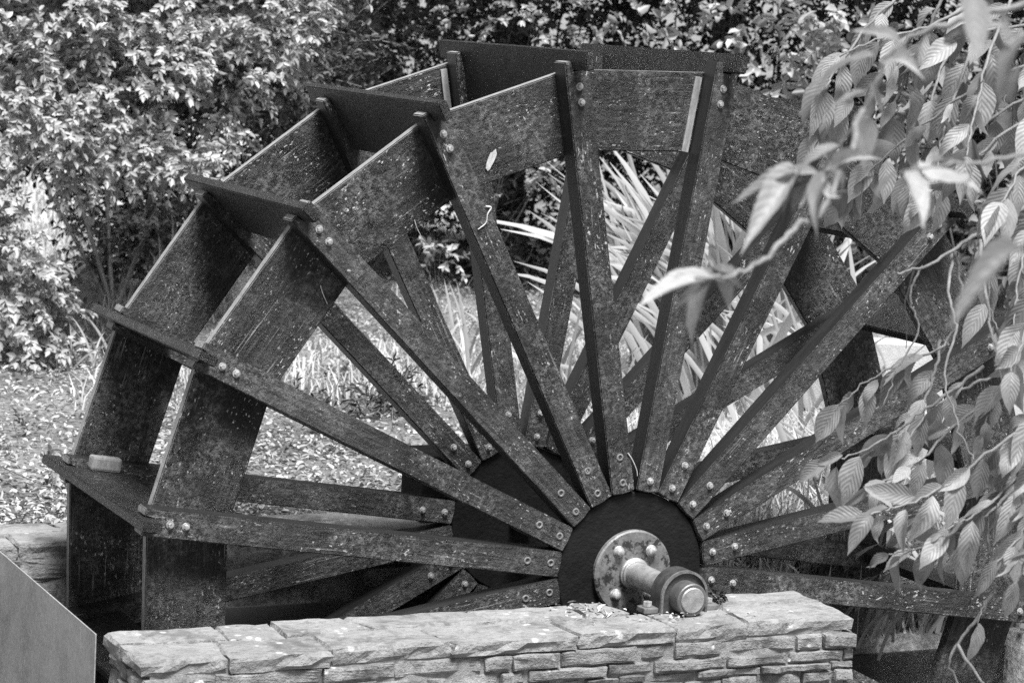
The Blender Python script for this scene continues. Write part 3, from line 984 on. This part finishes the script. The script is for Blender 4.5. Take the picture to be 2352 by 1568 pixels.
added_shade_tree(1150, 16.5, 3.7, 51, 2.3, 'added tree behind the hedge in the middle, its unseen crown shading it')
added_shade_tree(1650, 16.8, 3.7, 52, 2.4, 'added tree behind the hedge right of the middle, its unseen crown shading it')
added_shade_tree(2250, 16.5, 3.7, 53, 2.2, 'added tree behind the hedge at the right edge, its unseen crown shading it')


# ------------------------------------------------------------------ strap-leaved clumps, grasses, ground cover
def blade_np(L, w, lean, curve, turn=0.0, n=9):
    """a strap leaf leaning towards +x; turn swings its width from y into the leaning plane"""
    V, F = [], []
    cw, sw = math.cos(turn), math.sin(turn)
    for i in range(n):
        t = i / (n - 1)
        x = L * (lean * t + curve * t * t * 0.8); z = L * (t - 0.45 * curve * t ** 2.4)
        tx, tz = lean + 1.6 * curve * t, 1 - 1.08 * curve * t ** 1.4
        q = math.hypot(tx, tz); px, pz = tz / q, -tx / q          # across the blade, within the leaning plane
        ww = w * (0.75 + .5 * t) * (1 - t ** 3) * 0.5 + 0.0008
        for sg, up in ((-1, .3), (0, 0), (1, .3)):
            V.append((x + sg * ww * sw * px + up * ww * cw * px, sg * ww * cw - up * ww * sw, z + sg * ww * sw * pz + up * ww * cw * pz))
        if i:
            a = (i - 1) * 3
            F += [(a, a + 1, a + 4, a + 3), (a + 1, a + 2, a + 5, a + 4)]
    return V, F


blade_meshes = [mesh_np(*blade_np(1.0, 0.040, le, cu, tu), 'blade', True) for le, cu in ((.1, .1), (.18, .3), (.25, .5), (.12, .7), (.05, .35)) for tu in (0.2, 0.9, 1.4)]


def strap_clump(label, p, n, Lm, seed, spread=0.18, group='strap-leaved clumps behind the wheel', lean_to=None):
    rr = random.Random(seed)
    o = obj('strap_leaved_plant', None); o.location = (p[0], p[1], gz(*p[:2]))
    tag(o, label, 'plant', group)
    for i in range(n):
        az = rr.uniform(0, 2 * math.pi) if lean_to is None or rr.random() < .22 else lean_to + rr.gauss(0, .6)
        b = Matrix.Translation((rr.gauss(0, spread), rr.gauss(0, spread), 0)) @ Matrix.Rotation(az, 4, 'Z') @ Matrix.Rotation(rr.uniform(-.05, .35), 4, 'Y') @ Matrix.Diagonal((*(Lm * rr.uniform(.65, 1.1),) * 3, 1))
        obj('blade', rr.choice(blade_meshes), BLADE, o, b)
    return o


gp = lambda x, y: ground_xy(x, y)
strap_clump('tall clump of pale strap leaves seen between the top middle spokes', gp(1690, 905), 190, 1.25, 61, .2, lean_to=math.pi * 0.95)
strap_clump('strap-leaved clump right of the tall one, behind the right spokes', gp(1740, 970), 75, 0.9, 62, .3, lean_to=math.pi)
strap_clump('low strap-leaved clump left of the tall one, near the hub', gp(1110, 880), 34, 0.45, 63, .16)
strap_clump('short clump of strap leaves low down, seen just above the hub', gp(1330, 960), 60, 0.5, 64, .22)
strap_clump('small clump of upright leaves left behind the paddles', gp(190, 860), 16, 0.26, 65, .1)
strap_clump('arching strap leaves growing beside the pit beyond the wall end', (1.72, 1.2, 0), 80, 0.55, 66, .2)
strap_clump('strap leaves at the lower right edge behind the hanging twigs', (1.9, 1.3, 0), 60, 0.7, 67, .22)


def grass_patch(name, label, xy0, xy1, n, L, seed, mat, width=0.005, cond=None, cat='grass'):
    R = np.random.default_rng(seed)
    X = R.uniform(xy0[0], xy1[0], n); Y = R.uniform(xy0[1], xy1[1], n)
    if cond is not None:
        k = cond(X, Y); X, Y = X[k], Y[k]
    n = len(X)
    Z = np.array([gz(x, y) for x, y in zip(X, Y)])
    az = R.uniform(0, 2 * np.pi, n); ll = L * R.uniform(.5, 1.2, n); cu = R.uniform(.2, 1.0, n)
    V = []
    for t, w in ((0, 1), (.5, .8), (1, .08)):
        ox = np.cos(az) * ll * cu * t * t; oy = np.sin(az) * ll * cu * t * t; oz = ll * (t - .45 * cu * t * t)
        sx, sy = -np.sin(az) * width * w, np.cos(az) * width * w
        V.append(np.stack([X + ox - sx, Y + oy - sy, Z + oz], 1)); V.append(np.stack([X + ox + sx, Y + oy + sy, Z + oz], 1))
    V = np.stack(V, 1).reshape(-1, 3)
    k = np.arange(n)[:, None] * 6
    F = np.concatenate([k + np.array([[0, 1, 3, 2]]), k + np.array([[2, 3, 5, 4]])], 1).reshape(-1, 4)
    return tag(obj(name, mesh_np(V, F), mat), label, cat, kind='stuff')


strap_clump('strap leaves arching over the dark pit board next to the wall end', (1.35, 0.98, 0), 55, 0.5, 68, .14, lean_to=-math.pi / 2)
strap_clump('strap leaves arching over the pit board below the right paddles', (1.8, 1.0, 0), 55, 0.5, 69, .14, lean_to=-math.pi / 2)
grass_patch('bank_grass', 'pale dry grass on the bank behind the right spokes', (0.9, 1.5), (5.5, 5.0), 30000, 0.07, 71, GRASS, 0.004)
grass_patch('pit_edge_grass', 'long grass hanging over the right edge of the pit', (0.62, 1.1), (2.8, 1.7), 2600, 0.40, 72, GRASS, 0.006)
grass_patch('edge_grass', 'long grass on the low bank just beyond the end of the stone wall', (1.1, 0.93), (2.6, 1.3), 5200, 0.34, 75, BLADE, 0.006)
grass_patch('lawn_grass', 'sunlit lawn grass far left behind the shrub', (-3.0, 8.5), (4.0, 17), 14000, 0.16, 73, GRASS, 0.010)
grass_patch('wild_grass', 'wispy grass among the ground cover left of the wheel', (-2.4, 3.2), (2.2, 7.0), 5200, 0.2, 74, GRASS, 0.004,
            lambda X, Y: (np.sin(X * 2.3 + 1) + np.cos(Y * 1.9) > 0.3))
# leaf litter and creeping cover on the soil behind the rear wall
R = np.random.default_rng(81)
n = 70000
X = R.uniform(-3.2, 3.2, n); Y = 1.22 + (R.uniform(0, 1, n) ** 1.3) * 7.5
Z = np.array([gz(x, y) for x, y in zip(X, Y)]) + R.uniform(0.0, 0.035, n)
kp = np.array([noise.noise(Vector((x * 1.6, y * 1.6, 1))) + .6 * noise.noise(Vector((x * 5, y * 5, 7))) for x, y in zip(X, Y)]) > R.uniform(-1.1, .15, n)
X, Y, Z = X[kp], Y[kp], Z[kp]; n = len(X)
V, F = leaves_np(np.stack([X, Y, Z], 1), rand_dirs(R, n) * np.array([1, 1, .35]), rand_dirs(R, n) * .7 + np.array([0, 0, 1]), R.uniform(.2, 1, n) ** 2 * .036 + .006, R.uniform(.006, .018, n))
tag(obj('leaf_litter', mesh_np(V, F), LITTER), 'mottled leaf litter and creeping cover behind the rear wall', 'ground cover', kind='stuff')
# dark tufts in the ground cover
for i, (x, y, s, lab) in enumerate(((870, 960, .1, 'small dark tuft of plants in the litter left of the hub'), (690, 990, .09, 'low dark plant behind the spoke, lower left of the wheel'))):
    p = ground_xy(x, y)
    c = Vector((p[0], p[1], gz(*p) + s * .6))
    simple_shrub('dark_tuft', lab, 'plant', [(c, s), (c + Vector((s, .05, 0)), s * .7), (c - Vector((s, .02, 0)), s * .7)], p, 83 + i, 3000, 0.05, 0.1, 4, 0.2, LEAF_DARK, 0.3, 0.3)
for i, (x, y, lab) in enumerate(((40, 1000, 'low leafy plant in the litter at the left edge, below the shrub'), (120, 1120, 'low leafy plant just above the rear coping at far left'),
                                 (640, 1060, 'small leafy plant in the litter right of the second left paddle board'), (770, 1040, 'small leafy plant in the litter below the long left spoke'),
                                 (820, 880, 'pale leafy plant in the litter between the left spokes, farther back'), (980, 900, 'leafy plant in the litter nearest the strap leaves left of the hub'))):
    p = ground_xy(x, y); sz = (.05, .07, .04)[i % 3]
    c = Vector((p[0], p[1], gz(*p) + sz * .5))
    simple_shrub('ground_plant', lab, 'plant', [(c, sz), (c + Vector((sz, .03, -.01)), sz * .8), (c - Vector((sz * 1.2, .02, .01)), sz * .7)], p, 120 + i, 3200, 0.035, 0.07, 3, 0.3, (LEAF_MID, LEAF_SHRUB)[i % 2], 0.3, 0.6, 'low plants in the litter')
# marker stake
p = ground_xy(694, 912)
st = tag(obj('marker_stake', mesh_bm(box_bm(-.006, .006, -.003, .003, 0, .17, .001)), WHITEPLASTIC), 'thin white marker stake in the litter left of the wheel', 'stake')
st.location = (p[0], p[1], gz(*p))
# pale wall behind on the right, of long blocks
pw = obj('pale_wall', None); pw.location = (0, 0, 0)
tag(pw, 'pale smooth block wall behind the wheel on the right', 'wall')
a = Vector(at(1930, 860, 10.6)); b = Vector(at(2500, 800, 10.6)); a.z = b.z = GZ - 0.1
ang = math.atan2(b.y - a.y, b.x - a.x)
rg = random.Random(9)
for c in range(3):
    x = -0.3 * (c % 2)
    while x < 2.6:
        o = obj('block', mesh_bm(box_bm(x + .003, x + .597, 0, .2, c * .15 + .003, c * .15 + .148, .004)), PALEWALL, pw)
        o.rotation_euler = (0, 0, ang); o.location = a + Vector((0, 0, 0))
        x += .6

# ------------------------------------------------------------------ hanging cherry branches in the foreground
def cherry_mesh(seed, fold, bend, twist, wid=.25, curl=0.0):
    r = random.Random(seed)
    nl, nw = 11, 5
    V, F, UV = [], [], []
    for i in range(nl):
        t = i / (nl - 1)
        w = wid * (math.sin(math.pi * min(1, t ** 0.85 * 1.02)) ** 0.85) * (1 - 0.25 * t) if 0 < t < 1 else 0.004
        if t > .86: w = max(0.006, w * 0.75)
        z0 = -bend * t * t + curl * math.sin(t * 6.0 + seed) * 0.05
        tw = twist * t
        for j in range(nw):
            s = (j / (nw - 1) - .5) * 2
            y = s * w; z = abs(s) * w * fold + 0.012 * math.sin(t * 19 + s) * abs(s)
            V.append((t, y * math.cos(tw) - z * math.sin(tw), z0 + y * math.sin(tw) + z * math.cos(tw)))
            UV.append((t, j / (nw - 1)))
    for i in range(nl - 1):
        for j in range(nw - 1):
            F.append((i * nw + j, (i + 1) * nw + j, (i + 1) * nw + j + 1, i * nw + j + 1))
    # stalk
    me = mesh_np(V, F, 'cherry_leaf', True)
    uv = me.uv_layers.new(name='UVMap')
    li = np.zeros(len(me.loops), np.int32); me.loops.foreach_get('vertex_index', li)
    uv.data.foreach_set('uv', np.array(UV, np.float32)[li].ravel())
    return me


cherry = [cherry_mesh(i, *q) for i, q in enumerate(((.35, .12, .0), (.5, .25, .3), (.2, .3, -.3), (.6, .05, .15), (.3, .4, .4), (.45, .18, -.5), (.8, .3, .2, .22, 1), (.25, -.15, .5, .2, 1.4), (.9, .5, -.6, .2, .8), (.1, .2, .1, .29, 1.2), (.6, .45, .8, .23, 1.5)))]
tree = obj('cherry_tree', None)
tr0 = at(3100, 1300, 5.4); tree.location = (tr0.x, tr0.y, -0.5)
tag(tree, 'cherry tree with hanging twigs of toothed leaves at the right edge', 'tree')
T0 = Vector(tree.location)
rc = random.Random(17)
nleaf = 0


def add_leaf(parent, base, direc, normal, length, wide=1.0):
    global nleaf
    x = direc.normalized(); y = normal.cross(x).normalized(); z = x.cross(y)
    m = Matrix((x, y, z)).transposed().to_4x4() @ Matrix.Diagonal((length, length * wide * rc.uniform(.85, 1.1), length, 1)); m.translation = base - T0
    obj('leaf', rc.choice(cherry), LEAF_CHERRY, parent, m); nleaf += 1


def add_twig(pts, depth, r0=0.004, step=0.029, leafL=(0.058, 0.12), dens=1.0, ddep=0.25, skip=0.0, mat=BARKPALE):
    d1 = depth + rc.uniform(-ddep, ddep)
    P = [at(x, y, depth + (d1 - depth) * i / (len(pts) - 1)) for i, (x, y) in enumerate(pts)]
    ln = smooth_line(P, 7)
    for i in range(1, len(ln)): ln[i] = ln[i] + Vector((rc.gauss(0, .002), rc.gauss(0, .002), rc.gauss(0, .002)))
    V, F = tube_np([p - T0 for p in ln], [r0 * (1 - .6 * i / (len(ln) - 1)) for i in range(len(ln))], 6)
    tw = obj('twig', mesh_np(V, F, smooth=True), mat, tree)
    if dens <= 0: return tw
    acc, sg = 0.0, 1
    tot = sum((ln[i + 1] - ln[i]).length for i in range(len(ln) - 1)); run = 0
    for i in range(1, len(ln)):
        seg = ln[i] - ln[i - 1]; acc += seg.length; run += seg.length
        if acc > step / dens and run > skip * tot:
            acc = 0; sg = -sg
            t = seg.normalized()
            view = (CAM - ln[i]).normalized()
            side = view.cross(t).normalized() * sg
            dr = t * rc.uniform(.3, .8) + side * rc.uniform(.15, .8) + Vector((0, 0, -1)) * rc.uniform(.5, 1.3) + view * rc.gauss(0, .35)
            nm = view * rc.uniform(.3, 1) + Vector((0, 0, 1)) * rc.uniform(.2, .9) + side * rc.gauss(0, .5)
            stalk = ln[i] + dr.normalized() * 0.012
            add_leaf(tw, stalk, dr, nm, rc.uniform(*leafL))
    add_leaf(tw, ln[-1], (ln[-1] - ln[-2]).normalized() + Vector((0, 0, -.6)), (CAM - ln[-1]).normalized() + Vector((0, 0, .4)), rc.uniform(*leafL))
    return tw


# sharp twigs, upper right
for pts, dep, dens in (
        ([(2420, 40), (2200, 90), (2050, 150), (1940, 240), (1880, 310)], 5.5, 1.0), ([(2420, 120), (2230, 210), (2120, 290), (2010, 380), (1940, 440)], 5.4, 1.1),
        ([(2420, 230), (2290, 320), (2210, 400), (2140, 440)], 5.3, 1.1), ([(2170, -20), (2090, 160), (2030, 290), (1990, 400), (1960, 440)], 5.5, 1.1),
        ([(2330, -20), (2270, 130), (2240, 260), (2220, 360)], 5.4, 1.1), ([(2090, -30), (1990, 60), (1920, 160), (1890, 220)], 5.6, .8),
        ([(2420, 330), (2350, 380), (2300, 470)], 5.2, .9), ([(2300, -30), (2130, 60), (2010, 90), (1930, 130)], 5.5, 1.0), ([(2420, 180), (2330, 240), (2180, 330), (2090, 350), (2030, 430)], 5.5, 1.1),
        ([(2240, 100), (2190, 230), (2160, 330), (2150, 430)], 5.6, 1.0), ([(2200, 60), (2150, 200), (2110, 330), (2090, 420)], 5.7, 1.0),
        ([(2400, -10), (2350, 130), (2330, 250), (2320, 330)], 5.6, 1.0)):
    add_twig(pts, dep, dens=dens)
# sharp twigs, lower right
for pts, dep, dens, sk in (
        ([(2190, 570), (2210, 690), (2170, 790), (2080, 830), (2000, 870), (1930, 930)], 5.4, 1.1, .5), ([(2260, 840), (2140, 930), (2060, 990), (1970, 1040), (1900, 1060)], 5.3, 1.2, .1),
        ([(2420, 930), (2280, 1030), (2180, 1110), (2070, 1160), (2000, 1180)], 5.2, 1.1, .1), ([(2420, 1050), (2290, 1160), (2210, 1220), (2110, 1260), (2040, 1270)], 5.2, 1.1, .1),
        ([(2420, 720), (2330, 830), (2280, 930), (2250, 1030)], 5.3, 1.1, .1), ([(2400, 1080), (2350, 1170), (2320, 1260)], 5.1, 1.0, .1),
        ([(2420, 980), (2330, 1100), (2240, 1180), (2180, 1210)], 5.3, 1.1, 0), ([(2300, 900), (2190, 980), (2110, 1060), (2040, 1100), (1990, 1110)], 5.4, 1.1, .1), ([(2420, 1010), (2390, 1110), (2350, 1220), (2290, 1290)], 5.1, 1.0, 0),
        ([(2420, 460), (2370, 540), (2340, 640), (2330, 750)], 5.3, 1.0, 0), ([(2420, 590), (2380, 680), (2345, 790), (2320, 850)], 5.2, 1.0, 0), ([(2300, 560), (2270, 660), (2290, 760)], 5.5, .8, .2),
        ([(2160, 780), (2140, 880), (2100, 960), (2060, 1010)], 5.5, 1.0, .2), ([(2420, 850), (2360, 960), (2330, 1060), (2300, 1130)], 5.2, 1.1, .1), ([(2420, 1180), (2370, 1250), (2340, 1330)], 5.0, 1.0, 0)):
    add_twig(pts, dep, dens=dens, skip=sk)
# bare twigs
for pts, dep, r in (([(2420, 430), (2300, 510), (2210, 560), (2130, 610), (2060, 630)], 5.4, .006), ([(2185, 575), (2180, 680), (2195, 760), (2170, 860), (2200, 980), (2240, 1060)], 5.4, .004),
                    ([(2250, 540), (2260, 640), (2280, 760), (2300, 880)], 5.4, .005), ([(2120, 610), (2090, 680), (2110, 760), (2060, 850), (2030, 930)], 5.4, .003),
                    ([(2100, 620), (2080, 700), (2085, 800)], 5.4, .0025), ([(2280, 1360), (2230, 1440), (2180, 1520), (2220, 1600)], 5.3, .005), ([(2200, 1480), (2250, 1560), (2290, 1620)], 5.3, .004),
                    ([(2290, 860), (2200, 900), (2130, 950), (2080, 1020)], 5.4, .004)):
    add_twig(pts, dep, r, dens=0)
tw = add_twig([(2260, 1380), (2245, 1440)], 5.3, .002, dens=0)
add_leaf(tw, at(2250, 1430, 5.3), at(2236, 1530, 5.3) - at(2250, 1430, 5.3), RIGHT + (CAM - T0).normalized(), .1)
# blurred twigs close to the camera
near = add_twig([(2450, -10), (2200, 50), (2060, 110), (1990, 240), (1930, 340), (1880, 400)], 3.2, .005, dens=0)
near2 = add_twig([(1985, 250), (1900, 470), (1830, 520), (1760, 590), (1690, 630), (1600, 640)], 3.2, .005, dens=0)
near3 = add_twig([(2460, 330), (2260, 370), (2150, 380), (2060, 395)], 3.1, .003, dens=0)
near4 = add_twig([(2480, -40), (2380, 60), (2300, 110)], 2.8, .004, dens=0)
near5 = add_twig([(2500, 500), (2420, 540), (2340, 575)], 2.2, .003, dens=0)
for tw, d, lst in ((near2, 3.2, [(1640, 640, 1478, 655), (1650, 645, 1515, 735), (1610, 635, 1735, 620), (1690, 632, 1590, 600), (1650, 640, 1545, 690), (1640, 640, 1690, 690)]),
                   (near, 3.2, [(1850, 410, 1690, 420), (1855, 415, 1725, 485), (1870, 410, 1930, 470), (1850, 405, 1755, 460), (1880, 400, 1790, 385), (1895, 385, 1870, 470), (1840, 400, 1700, 465), (1865, 395, 1760, 350), (1905, 370, 1960, 430), (1880, 400, 1835, 490), (1890, 390, 1990, 325), (1860, 405, 1810, 490), (1930, 335, 1830, 370), (2010, 130, 1850, 140),
                                (2020, 140, 2110, 110), (1990, 210, 1900, 240), (2000, 190, 2040, 270), (1975, 260, 2010, 340), (2060, 105, 2000, 30)]),
                   (near3, 3.1, [(2130, 380, 2040, 395), (2110, 378, 2250, 410), (2090, 390, 2125, 495), (2140, 375, 2230, 355), (2060, 395, 2000, 450)]),
                   (near5, 2.2, [(2350, 570, 2190, 680)]),
                   (near4, 2.8, [(2230, -20, 2250, 130), (2310, 60, 2170, 75), (2360, 100, 2240, 175), (2340, 150, 2310, 240), (2300, 20, 2330, 120)])):
    for x0, y0, x1, y1 in lst:
        a, b = at(x0, y0, d), at(x1, y1, d + rc.uniform(-.12, .12))
        v = (CAM - a).normalized()
        add_leaf(tw, a, b - a, v * rc.uniform(.5, .9) + Vector((0, 0, 1)) * rc.uniform(.7, 1.2) + RIGHT * rc.gauss(0, .2), (b - a).length * 1.0, rc.uniform(.5, .72))
# limbs that carry the twigs, right of the frame, and the trunk
limbs = []
for e in (at(2450, -10, 3.2), at(2420, 40, 5.5), at(2420, 430, 5.4), at(2420, 930, 5.2), at(2460, 330, 3.1), at(2480, -40, 2.8), at(2500, 500, 2.2), at(2420, 1180, 5.0)):
    ln = smooth_line([T0 * 0 + Vector((0, 0, 1.2)), (e - T0) * .5 + Vector((0, 0, .9)), e - T0], 6)
    limbs.append(tube_np(ln, [.035 * (1 - .87 * i / (len(ln) - 1)) for i in range(len(ln))], 8))
V, F = join_np(limbs); obj('limbs', mesh_np(V, F, smooth=True), BARK, tree)
V, F = tube_np([(0, 0, 0), (.03, 0, .6), (0, .02, 1.25)], [.09, .07, .05], 10); obj('trunk', mesh_np(V, F, smooth=True), BARK, tree)

# ------------------------------------------------------------------ small things on the coping
def debris(name, label, cx, cy, n, spread, seed, mat, lens, cat):
    R = np.random.default_rng(seed)
    P = np.stack([cx + R.normal(0, spread[0], n), cy + R.normal(0, spread[1], n), ZC + 0.004 + R.uniform(0, .012, n)], 1)
    V, F = leaves_np(P, rand_dirs(R, n) * np.array([1, 1, .4]), rand_dirs(R, n) * .8 + np.array([0, 0, 1]), R.uniform(*lens, n), R.uniform(.004, .010, n))
    return tag(obj(name, mesh_np(V, F), mat), label, cat, kind='stuff')


debris('plant_debris', 'dry plant debris on the coping left of the bearing', -0.2 * U, -0.16 * U, 45, (.06, .04), 91, DEBRIS, (.01, .03), 'debris')
debris('plant_debris', 'crumbs of debris along the coping around the bearing foot', -0.02 * U, -0.245 * U, 40, (.1, .02), 92, DEBRIS, (.006, .018), 'debris')
debris('weed_tuft', 'small dark weed tuft growing on the coping right of the bearing', 0.115 * U, -0.12 * U, 260, (.022, .02), 94, LEAF_DARK, (.01, .03), 'weed')



# ------------------------------------------------------------------ small things stuck to the wheel
def on_y(x, y, Y):
    d = at(x, y, 1.0) - CAM
    return CAM + d * ((Y - CAM.y) / d.y)


def straw(name, label, cat, pts, Y, r, group=None):
    ln = smooth_line([on_y(x, y, Y) for x, y in pts], 5)
    base = ln[0].copy()
    V, F = tube_np([p - base for p in ln], [r * (1 - .5 * i / (len(ln) - 1)) for i in range(len(ln))], 6)
    o = tag(obj(name, mesh_np(V, F, smooth=True), STRAW), label, cat, group)
    o.location = base


STRAW = mat_plain('straw', 0.35, 0.55, 0.7, 60, 0.3)
straw('dry_tendril', 'curled pale tendril stuck to the spoke left of the topmost one', 'tendril', [(1115, 474), (1128, 477), (1120, 492), (1116, 512), (1098, 527)], YF - .003, .003)
YBd = YF + TS - .002
straw('grass_straw', 'straight straw on the board below the second left spoke', 'straw', [(736, 655), (742, 675), (752, 698)], YBd, .0018)
straw('grass_straw', 'thin straw on the board right of the third left paddle', 'straw', [(952, 505), (957, 522), (966, 540)], YBd, .0014)
straw('grass_straw', 'wavy straw at the foot of the upright spoke above the hub', 'straw', [(1442, 1040), (1452, 1055), (1462, 1078), (1464, 1092)], YF - .002, .002)
R = random.Random(5)
c = on_y(1128, 366, YBd + .001)
bm = bmesh.new()
ring = []
for i in range(18):
    a = 2 * math.pi * i / 18
    q = 1 + .35 * noise.noise(Vector((math.cos(a) * 1.5, math.sin(a) * 1.5, 3)))
    ring.append((.011 * math.cos(a) * q + .010 * math.sin(a) * q, .027 * math.sin(a) * q))
prism(bm, ring, -.0025, 0.0)
o = tag(obj('bird_dropping', mesh_bm(bm), mat_plain('white_dropping', 0.3, 0.6, 0.8, 80, 0.4)), 'pale bird dropping on the rim board left of the topmost spoke', 'stain')
o.location = c
